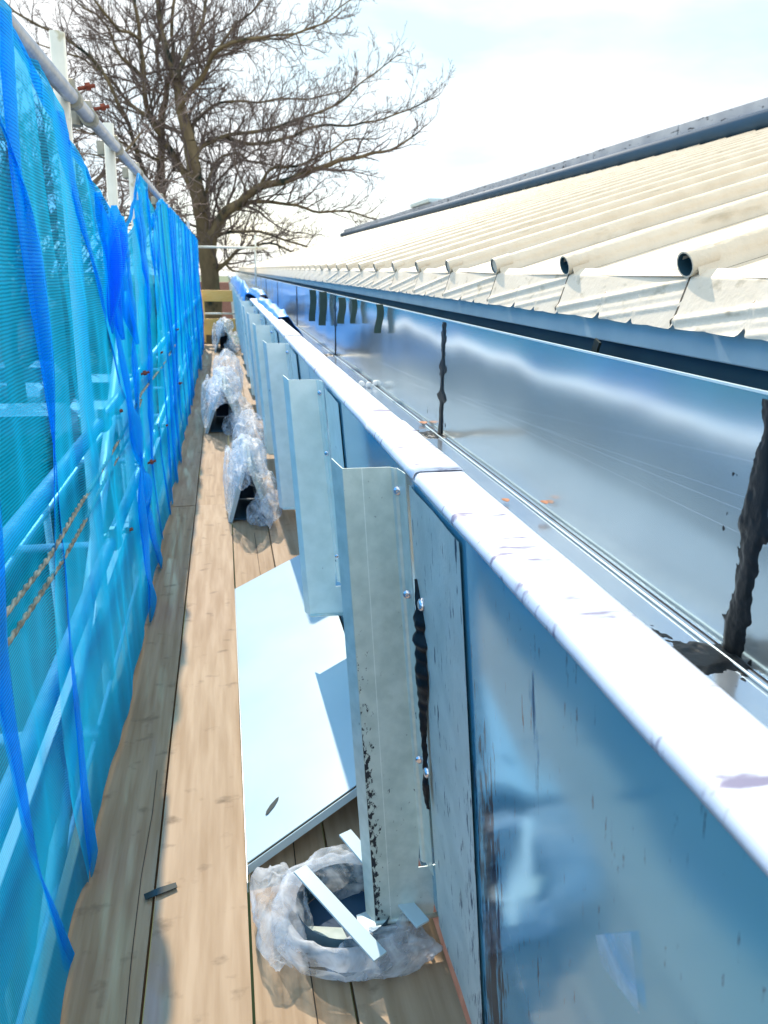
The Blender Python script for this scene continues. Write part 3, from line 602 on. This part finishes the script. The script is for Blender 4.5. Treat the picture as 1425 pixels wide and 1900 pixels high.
# rolled bunched top hem
b = MB(); hp = []
for i in range(420):
    y = lerp(1.0, 16.2, i/419); hp.append(Vector((-.43+.01*nz(y*5, 2), y, interp(top, y)-.004+.008*nz(y*8, 1))))
b.tube(hp, [.008+.009*abs(nz(i*.12, 5)) for i in range(420)], 8); b.build('top_hem', MT['net'], net, smooth=True)
b = MB()     # gathered bunch of loose net tied by the second pole
for k in range(5):
    a0 = Vector((-.40+.02*k*.4, 2.95+.10*k, 1.74-.03*k)); pts = [a0+Vector((.03*math.sin(t*3+k), .06*math.sin(t*2.2+k), -.42*t)) for t in (0, .15, .3, .5, .7, .85, 1)]
    b.tube(pts, [.01, .03, .036, .03, .026, .018, .008], 9)
b.build('gathered_fold', MT['net'], net, smooth=True)
# ------------------------------------------------------------------ things on the boards
# white tray leaning against the gutter foot
tr = thing('white_metal_tray', 'white folded metal sheet with a dark smear, tilted on the boards', 'metal sheet', (.2, 2.5, 0))
A = onZ(459, 1600, .035); B = onZ(443, 1092, .035)
A.x = B.x = .0
ex = Vector((.93, .40, .30)).normalized()     # across, rising to the right and away
b = MB(); wd = .46
fr = [A, A+ex*wd, B+ex*wd, B]
nrm = ex.cross(Vector((0, 1, 0))).normalized()
if nrm.z < 0: nrm = -nrm
b.add(fr+[q-nrm*.003 for q in fr], [(0, 1, 2, 3), (7, 6, 5, 4), (0, 4, 5, 1), (1, 5, 6, 2), (2, 6, 7, 3), (3, 7, 4, 0)]); b.build('panel', MT['white'], tr)
b = MB(); dn = Vector((0, -.25, -1)).normalized()
b.add([A+Vector((0, -.012, .0)), A+ex*wd+Vector((0, -.012, 0)), A+ex*wd+Vector((0, -.014, -.026)), A+Vector((0, -.014, -.026))], [(0, 3, 2, 1)]); b.build('front_hem', MT['white'], tr, solid=.002)
b = MB(); b.add([A+Vector((-.002, -.07, -.0)), B+Vector((-.002, 0, 0)), B+Vector((-.002, 0, -.03)), A+Vector((-.002, -.07, -.03))], [(0, 3, 2, 1)]); b.build('side_hem', MT['white'], tr, solid=.002)
b = MB(); sc_ = A+ex*.085+Vector((0, .145, 0))+nrm*.002
b.add([sc_+ex*q[0]+Vector((0, q[1], 0)) for q in ((-.022, -.02), (-.014, -.022), (.008, -.008), (.02, .006), (.024, .018), (.016, .018), (-.004, .008), (-.018, -.006))], [tuple(range(8))]); b.build('dark_smear', MT['tape'], tr, solid=.0008)
# black tape on the boards
p0 = onZ(268, 1664, .006); p1 = onZ(328, 1643, .006); dv = (p1-p0); sdv = Vector((-dv.y, dv.x, 0)).normalized()*.011
b = MB(); b.add([p0-sdv, p0.lerp(p1, .5)-sdv+Vector((0, 0, .002)), p1-sdv*.6, p1+sdv, p0.lerp(p1, .5)+sdv+Vector((0, 0, .002)), p0+sdv*.8], [(0, 1, 4, 5), (1, 2, 3, 4)])
tag(b.build('tape_offcut', MT['tape'], solid=.002), 'short dark offcut of tape lying across the joint between the left boards', 'tape')
p = onZ(802, 1774, .006); b = MB(); b.obox(p, (.004, .001, 0), (-.001, .003, 0), (0, 0, .003)); tag(b.build('paint_chip', MT['foam']), 'tiny white chip on the boards right of the plastic bundle', 'chip')
# wrapped roll with two white straps
def crumple(name, c, r, parent, m='wrap', seed=0, amp=.27, flat=0.0, sub=5, sc=5):
    bm = bmesh.new(); bmesh.ops.create_icosphere(bm, subdivisions=sub, radius=1)
    for v in bm.verts:
        d = v.co.copy(); q = Vector((d.x*sc*.3+seed, d.y*sc*.3, d.z*sc*.3))
        k = 1+amp*(noise.noise(q*1.0))+amp*1.2*(.3-abs(noise.noise(q*1.5)))+amp*.22*(.3-abs(noise.noise(q*3.7)))
        v.co = Vector((d.x*r[0]*k, d.y*r[1]*k, max(d.z*r[2]*k, -c[2]+.003)))
    me = bpy.data.meshes.new(name); bm.to_mesh(me); bm.free(); me.materials.append(MT[m])
    for q in me.polygons: q.use_smooth = True
    ob = bpy.data.objects.new(name, me); COL.objects.link(ob)
    ob.location = Vector(c)-Vector(parent.location); ob.parent = parent; return ob
bc = onZ(640, 1690, .05); R = .165
wb = thing('wrapped_roll', 'round roll wrapped in crumpled clear plastic with two white straps across it', 'bundle', (bc.x, bc.y, 0))
b = MB()
def ringp(u, v):
    a = 2*math.pi*u; q = 2*math.pi*v; rr = R-.018+.020*math.cos(q)+.010*nz(math.cos(a)*4, math.sin(a)*4, v*3)
    return Vector((bc.x+rr*math.cos(a)*1.05, bc.y+rr*math.sin(a), max(.004, .045+.042*math.sin(q)+.012*nz(math.cos(a)*5+2, math.sin(a)*5, v*4))))
b.grid(ringp, 70, 14); b.build('plastic_ring', MT['wrap'], wb, smooth=True)
b = MB(); b.tube([(bc.x, bc.y, .006), (bc.x, bc.y, .085)], [R-.05, R-.05], 40, cap=False); b.build('coil_wall', MT['darkteal'], wb, smooth=True)
b = MB(); b.add([(bc.x+(R-.052)*math.cos(a), bc.y+(R-.052)*math.sin(a), .008) for a in (2*math.pi*k/30 for k in range(30))], [tuple(range(30))]); b.build('coil_base', MT['navy'], wb)
b = MB(); b.add([(bc.x+.02, bc.y-.10, .05), (bc.x+.12, bc.y-.06, .05), (bc.x+.13, bc.y+.03, .03), (bc.x+.03, bc.y+.01, .02)], [(0, 1, 2, 3)]); b.build('folded_piece', MT['fascia'], wb, solid=.003)
b = MB(); b.add([(bc.x-.10, bc.y-.06, .05), (bc.x+.0, bc.y-.11, .05), (bc.x-.01, bc.y-.02, .02), (bc.x-.09, bc.y-.0, .02)], [(0, 1, 2, 3)]); b.build('folded_piece', MT['zinc'], wb, solid=.003)
crumple('plastic_wrap', (bc.x-.15, bc.y+.03, .045), (.07, .13, .06), wb, seed=3)
crumple('plastic_wrap', (bc.x+.06, bc.y-.12, .04), (.12, .05, .045), wb, seed=8)
crumple('plastic_wrap', (bc.x+.02, bc.y+.12, .05), (.13, .05, .06), wb, seed=13)
for (x0, y0, x1, y1) in ((556, 1612, 706, 1776), (640, 1545, 785, 1715)):
    a_ = onZ(x0, y0, .128); c_ = onZ(x1, y1, .105); d = (c_-a_).normalized(); s = Vector((-d.y, d.x, 0)).normalized()*.018
    b = MB(); b.add([a_-s, a_+s, c_+s, c_-s], [(0, 1, 2, 3)]); b.build('white_strap', MT['white'], wb, solid=.006, bevel=.001)
# wrapped folded trays further along
def wrapped(base, wid, dep, hgt, lab, seed, n=3):
    g = thing('wrapped_tray_bundle', lab, 'bundle', (base[0], base[1], 0), 'plastic-wrapped metal trays along the gutter foot')
    x0, y0 = base[0], base[1]; th = .012
    b = MB()   # leaning pale side: thick folded sheet
    b.obox((x0+wid*.22, y0+dep*.5, hgt*.45), (wid*.23, 0, hgt*.46), (0, dep*.5, 0), (th, 0, -th*.5)); b.build('folded_side', MT['white'], g, bevel=.002)
    b = MB(); b.obox((x0+wid*.78, y0+dep*.5, hgt*.42), (-wid*.25, 0, hgt*.42), (0, dep*.5, 0), (th, 0, th*.5)); b.build('folded_side', MT['zinc'], g, bevel=.002)
    b = MB(); b.box((x0+wid*.1, y0+.03, .004), (x0+wid*.9, y0+dep, .012)); b.build('folded_base', MT['darkteal'], g)
    b = MB(); b.box((x0+wid*.25, y0+dep*.6, .02), (x0+wid*.75, y0+dep*.62, hgt*.6)); b.build('inner_core', MT['navy'], g)
    crumple('plastic_wrap', (x0+wid*.55, y0+dep*.35, hgt*.82), (wid*.42, dep*.5, hgt*.30), g, seed=seed)
    crumple('plastic_wrap', (x0+wid*.95, y0+dep*.1, hgt*.30), (wid*.33, dep*.40, hgt*.36), g, seed=seed+4)
    crumple('plastic_wrap', (x0+wid*.02, y0+dep*.5, hgt*.40), (wid*.16, dep*.55, hgt*.48), g, seed=seed+9)
    crumple('plastic_wrap', (x0+wid*.30, y0+dep*.25, hgt*.72), (wid*.26, dep*.45, hgt*.24), g, seed=seed+31)
    crumple('plastic_wrap', (x0+wid*.75, y0-.04, hgt*.16), (wid*.30, dep*.18, hgt*.20), g, seed=seed+37)
    if n > 3: crumple('plastic_wrap', (x0+wid*.65, y0+dep*1.1, hgt*.7), (wid*.45, dep*.5, hgt*.55), g, seed=seed+15)
wrapped((-.01, 4.62), .24, .75, .42, 'nearer plastic-wrapped tray bundle, open dark end facing the viewer', 21, 4)
wrapped((-.20, 7.40), .34, 1.3, .48, 'middle plastic-wrapped tray bundle with a dark triangular opening', 44, 4)
wrapped((-.17, 15.0), .36, .9, .55, 'farthest plastic-wrapped bundle, by the orange end boards', 70)
# ------------------------------------------------------------------ trees
class Tree:
    def __init__(s, D, bias=0): s.D = D; s.trunk = MB(); s.tw = MB(); s.cnt = 0
    def pt(s, x, y, dy): return onY(x, y, s.D+dy)
    def limb(s, pts, r0, r1, dy0=0, dy1=0, trunk=False, n=8):
        P = [s.pt(x, y, lerp(dy0, dy1, i/(len(pts)-1))) for i, (x, y) in enumerate(pts)]
        Q = []
        for i in range(len(P)-1):
            a = P[max(i-1, 0)]; b_ = P[i]; c = P[i+1]; d = P[min(i+2, len(P)-1)]
            for k in range(3):
                t = k/3; Q.append(.5*((2*b_)+(c-a)*t+(2*a-5*b_+4*c-d)*t*t+(3*b_-a-3*c+d)*t**3))
        Q.append(P[-1]); m = len(Q)
        Q = [q+Vector((nz(q.x, q.z, 1), nz(q.x, q.z, 5), nz(q.x, q.z, 9)))*.14 for q in Q]
        R_ = [lerp(r0, r1, (i/(m-1))**.8)*(1+.10*nz(i*.7, r0*9)) for i in range(m)]
        s.trunk.tube(Q, R_, n, cap=False); s.side(Q, R_, trunk)
    def side(s, Q, R_, trunk=False, lv=0):
        L_ = sum((Q[i+1]-Q[i]).length for i in range(len(Q)-1)); acc = 0; nxt = .35 if not trunk else 3.5
        for i in range(1, len(Q)):
            acc += (Q[i]-Q[i-1]).length
            while acc > nxt:
                f = nxt/L_
                if f > 1: break
                t = (Q[i]-Q[i-1]).normalized()
                rd = Vector((random.gauss(0, 1), random.gauss(0, 1)*.7, random.gauss(.25, .8))).normalized()
                d = (t*(.75 if not trunk else .2)+rd*.75).normalized()
                ln = (random.uniform(1.5, 3.6)*(1.0-.55*f) if not trunk else random.uniform(2, 5))
                s.grow(Q[i], d, ln, min(R_[i]*.55, .075), 1)
                nxt += random.uniform(.22, .46) if not trunk else random.uniform(.8, 1.5)
        s.grow(Q[-1], (Q[-1]-Q[-2]).normalized(), random.uniform(.7, 1.3), R_[-1], 1)
    def grow(s, p, d, ln, r, lv):
        if s.cnt > 260000: return
        k = 6 if lv == 1 else (4 if lv == 2 else 3); P = [p.copy()]; st = ln/k
        for i in range(k):
            d = (d+Vector((random.gauss(0, .16), random.gauss(0, .16), random.gauss(.035, .14)))).normalized(); P.append(P[-1]+d*st)
        s.tw.tube(P, [max(.010, lerp(r, r*.3, i/k)) for i in range(k+1)], 4 if lv == 1 else 3, cap=False); s.cnt += k
        if lv < 4:
            m = {1: int(ln*3.4), 2: int(ln*4.6), 3: random.choice((0, 1, 2))}[lv]
            for _ in range(m if lv == 3 else max(2, m)):
                i = random.randint(1, k); t = (P[i]-P[i-1]).normalized()
                rd = Vector((random.gauss(0, 1), random.gauss(0, 1), random.gauss(.3, .8))).normalized()
                s.grow(P[i], (t*.9+rd*.7).normalized(), ln*random.uniform(.28, .5), max(r*.42, .012), lv+1)
TD = 44.0; T = Tree(TD); U_ = TD/1427*.5   # half width in metres per photo pixel
W_ = lambda px: px*U_*(.74 if px < 16 else .97)
T.limb([(396, 640), (393, 560), (388, 500), (381, 440), (374, 395), (366, 351), (358, 298), (351, 263)], W_(38), W_(22), trunk=True, n=14)
T.limb([(351, 263), (337, 203), (326, 151), (312, 110), (302, 70), (296, 20), (288, -70)], W_(21), W_(8), 0, 2)
T.limb([(312, 620), (306, 500), (303, 440), (302, 379), (299, 330), (298, 281), (300, 228), (306, 185), (312, 150), (322, 110), (318, 40), (330, -40)], W_(24), W_(6), 1.5, 3, True, 12)
T.limb([(368, 360), (351, 333), (338, 312), (326, 298), (309, 270)], W_(17), W_(15), 0, 1.5)
T.limb([(299, 250), (277, 218), (270, 180), (267, 140), (262, 100), (258, 60), (252, 10), (244, -70)], W_(15), W_(7), 1.5, 0)
T.limb([(296, 420), (285, 370), (274, 337), (253, 281), (243, 245), (226, 205), (210, 168), (190, 135), (168, 105), (135, 80), (105, 60), (60, 40), (20, 10)], W_(12), W_(4), 1.5, -2)
T.limb([(390, 470), (393, 438), (405, 415), (421, 396), (446, 380), (456, 365), (481, 347), (516, 340), (566, 322), (612, 303), (659, 293), (697, 286), (736, 270), (775, 247)], W_(24), W_(3), 0, -4)
T.limb([(446, 384), (475, 376), (504, 374), (550, 382), (597, 394), (643, 390), (682, 401), (717, 417)], W_(11), W_(3), -1, 2)
T.limb([(478, 350), (488, 335), (497, 320), (516, 309), (566, 301), (597, 286), (643, 262), (690, 255)], W_(9), W_(3), -1.5, -3)
T.limb([(378, 395), (385, 340), (390, 320), (396, 305), (410, 292), (427, 286), (450, 286), (462, 297), (490, 305)], W_(9), W_(4), 0, 2)
T.limb([(362, 300), (369, 275), (389, 264), (427, 250), (473, 247), (520, 232), (558, 220), (605, 205), (636, 185), (659, 162), (697, 135), (732, 108)], W_(13), W_(2.6), 0, 3)
T.limb([(420, 253), (440, 262), (466, 266), (516, 262), (558, 247), (601, 232), (643, 233), (697, 224), (744, 208), (775, 197), (805, 181)], W_(10), W_(2.4), 1, -1)
T.limb([(355, 262), (361, 232), (372, 214), (389, 201), (419, 189), (466, 189), (504, 185), (558, 183), (610, 176), (655, 160)], W_(10), W_(2.5), 0, 5)
T.limb([(334, 200), (351, 172), (372, 145), (384, 122), (396, 102), (418, 88), (439, 77), (491, 67), (550, 62), (620, 32)], W_(14), W_(3), 0, -4)
T.limb([(351, 172), (365, 160), (381, 127), (404, 93), (420, 70), (435, 50), (466, 23), (500, -30)], W_(11), W_(4), 0, 3)
T.limb([(326, 151), (338, 120), (350, 95), (368, 53), (382, 7), (400, -60)], W_(13), W_(6), 0, 2)
T.limb([(404, 95), (435, 83), (466, 77), (500, 72), (535, 69), (582, 50), (628, 15), (670, -15)], W_(7), W_(2.5), 1, 4)
T.limb([(309, 300), (288, 295), (265, 284), (246, 277), (210, 256), (168, 246), (123, 239), (70, 250)], W_(9), W_(3), 1.5, -1)
T.limb([(300, 232), (270, 212), (246, 196), (220, 168), (196, 140), (158, 112), (116, 95), (60, 75)], W_(11), W_(3), 1.5, 4)
T.limb([(267, 150), (250, 128), (225, 105), (210, 80), (200, 53), (180, 30), (158, 18), (120, -20)], W_(9), W_(3), 1, 0)
T.limb([(259, 75), (240, 62), (218, 53), (190, 20), (160, -20)], W_(8), W_(4), 0, -3)
T.limb([(274, 330), (250, 318), (225, 300), (190, 290), (150, 285)], W_(6), W_(3), 1, 2)
T.limb([(393, 440), (430, 432), (466, 428), (512, 440), (566, 455), (610, 470)], W_(9), W_(3), 0, -3)
T.limb([(392, 508), (408, 500), (424, 482), (440, 468), (468, 455), (500, 452), (540, 466)], W_(12), W_(4), 0, -2)
T.limb([(400, 500), (418, 490), (430, 500), (470, 510)], W_(8), W_(4), 0, 2)
T.limb([(300, 150), (290, 100), (300, 50), (295, 0), (310, -50)], W_(9), W_(5), 2, 4)
tt = thing('bare_tree', 'large bare winter tree with two mossy trunks beyond the walkway', 'tree', T.pt(393, 620, 0))
T.trunk.build('trunk', MT['bark'], tt, smooth=True)
T.tw.build('twigs', MT['twig'], tt, smooth=True); print('twig segs', T.cnt)
for (bx, by, lab, sd2) in ((-5.3, 21.0, 'bare tree seen through the netting at the left edge', 3), (-9.5, 31, 'smaller bare tree behind the netting near the brick house', 5)):
    random.seed(sd2); T2 = Tree(by); g = thing('bare_tree', lab, 'tree', (bx, by, GZ))
    b0 = Vector((bx, by, GZ)); P = [b0+Vector((.1*math.sin(i), 0, i*.9)) for i in range(7)]
    T2.trunk.tube(P, [.26-.028*i for i in range(7)], 10, cap=False)
    for k in range(13):
        a = k*2.4; st = P[2+k % 5]; q = [st]; d = Vector((math.cos(a), math.sin(a), .7)).normalized()
        for i in range(6): d = (d+Vector((random.gauss(0, .12), random.gauss(0, .12), .08))).normalized(); q.append(q[-1]+d*.85)
        rr = [.11*(1-i/8) for i in range(7)]; T2.trunk.tube(q, rr, 6, cap=False); T2.cnt = 0 if k == 0 else max(T2.cnt, 190000); T2.side(q, rr)
    T2.trunk.build('trunk', MT['bark'], g, smooth=True); T2.tw.build('twigs', MT['twig'], g, smooth=True)
random.seed(11)
# ------------------------------------------------------------------ background seen through the netting
def hedge(y0, y1, x, h, w, lab, seed):
    random.seed(seed); b = MB()
    for _ in range(int((y1-y0)*1500*max(1, w/3))):
        y = random.uniform(y0, y1); t = random.random()
        top_ = h*(.85+.25*nz(y*.5, seed))
        xx = x+random.uniform(-w, w)*.5; zz = GZ+top_*t**.6
        s = random.uniform(.05, .12); d = Vector((random.gauss(0, 1), random.gauss(0, 1), random.gauss(0, 1))).normalized(); e = d.orthogonal().normalized()
        c = Vector((xx, y, zz)); b.add([c-d*s, c-e*s*.5, c+d*s, c+e*s*.5], [(0, 1, 2, 3)])
    tag(b.build('hedge', MT['hedge']), lab, 'hedge')
hedge(34, 40, -8.5, 4.0, 14, 'dark evergreen hedge across the yard beyond the parked cars', 2)
hedge(5, 15, -3.6, 1.7, 1.4, 'low dark hedge close below the scaffold, seen through the netting', 4)
def house(x, y, w, d, h, lab, m='brick'):
    g = thing('brick_house', lab, 'house', (x, y, GZ)); b = MB(); b.box((x-w, y, GZ), (x, y+d, GZ+h)); b.build('wall', MT[m], g)
    b = MB(); b.add([(x+.3, y-.3, GZ+h), (x+.3, y+d+.3, GZ+h), (x-w/2, y+d+.3, GZ+h+2.2), (x-w/2, y-.3, GZ+h+2.2), (x-w-.3, y-.3, GZ+h), (x-w-.3, y+d+.3, GZ+h)], [(0, 1, 2, 3), (3, 2, 5, 4), (0, 3, 4), (1, 5, 2)]); b.build('roof', MT['rooftile'], g)
    for k in range(int(d/2.4)):
        for z in ((.9, 2.2), (3.3, 4.5)) if h > 4 else ((.9, 2.2),):
            yy = y+.7+k*2.4; b = MB(); b.box((x+.01, yy, GZ+z[0]), (x+.06, yy+1.2, GZ+z[1])); fr_ = b.build('window', MT['white'], g)
            b = MB(); b.box((x+.06, yy+.08, GZ+z[0]+.08), (x+.075, yy+1.12, GZ+z[1]-.08)); b.build('pane', MT['glassdark'], fr_)
house(-6.5, 28, 6, 5, 2.9, 'low brick house with white windows behind the parked cars')
house(-15, 44, 9, 12, 5.2, 'two-storey pale house farther along the road', 'render')
def car(x, y, m, lab):
    g = thing('parked_car', lab, 'car', (x, y, GZ), 'cars parked along the road')
    z = GZ; w = .88
    prof_ = [(-2.1, .35), (-2.15, .75), (-1.95, .92), (-1.1, 1.0), (-.5, 1.42), (.9, 1.45), (1.6, 1.02), (2.05, .95), (2.15, .6), (2.1, .35)]
    b = MB(); n_ = len(prof_); vs = []
    for sx in (-w, -w*.97, w*.97, w):
        inset = .0
        for (yy, zz) in prof_: vs.append((x+sx*(.82 if zz > 1.2 else 1), y+yy, z+zz))
    b.add(vs, [(k*n_+i, k*n_+(i+1) % n_, (k+1)*n_+(i+1) % n_, (k+1)*n_+i) for k in range(3) for i in range(n_)]+[tuple(range(n_-1, -1, -1)), tuple(3*n_+i for i in range(n_))])
    b.build('body', MT[m], g, bevel=.03)
    b = MB()
    for sx in (-1, 1): b.add([(x+sx*(w*.97), y-1.0, z+1.0), (x+sx*(w*.84), y-.48, z+1.37), (x+sx*(w*.84), y+.85, z+1.38), (x+sx*(w*.97), y+1.4, z+1.02)], [(0, 1, 2, 3)])
    b.build('side_glass', MT['glassdark'], g)
    b = MB(); b.add([(x-.76, y-1.08, z+1.03), (x+.76, y-1.08, z+1.03), (x+.66, y-.55, z+1.41), (x-.66, y-.55, z+1.41)], [(0, 1, 2, 3)]); b.build('windscreen', MT['glassdark'], g)
    for sx in (-1, 1):
        for yy in (-1.3, 1.3):
            b = MB(); b.tube([(x+sx*.72, y+yy, z+.32), (x+sx*.9, y+yy, z+.32)], .32, 18); wl = b.build('wheel', MT['rubber'], g)
            b = MB(); b.tube([(x+sx*.9, y+yy, z+.32), (x+sx*.91, y+yy, z+.32)], .2, 14); b.build('rim', MT['rivet'], wl)
        b = MB(); b.box((x+sx*.62-.16, y-2.17, z+.62), (x+sx*.62+.16, y-2.12, z+.76)); b.build('headlight', MT['amber'], g)
car(-4.3, 17.5, 'carpaint', 'white parked car nearest the scaffold, seen through the netting')
car(-6.3, 20.5, 'carblue', 'grey parked car on the far side of the road')
car(-3.1, 22.5, 'carpaint', 'white parked car farther along behind the netting')
car(-6.2, 26.0, 'carpaint', 'white parked car beside the hedge farthest away')
b = MB(); b.box((-3, 62, GZ), (14, 63, GZ+3.4)); tag(b.build('garden_wall', MT['brick'], bevel=.02), 'brown brick wall in the distance behind the tree', 'wall')
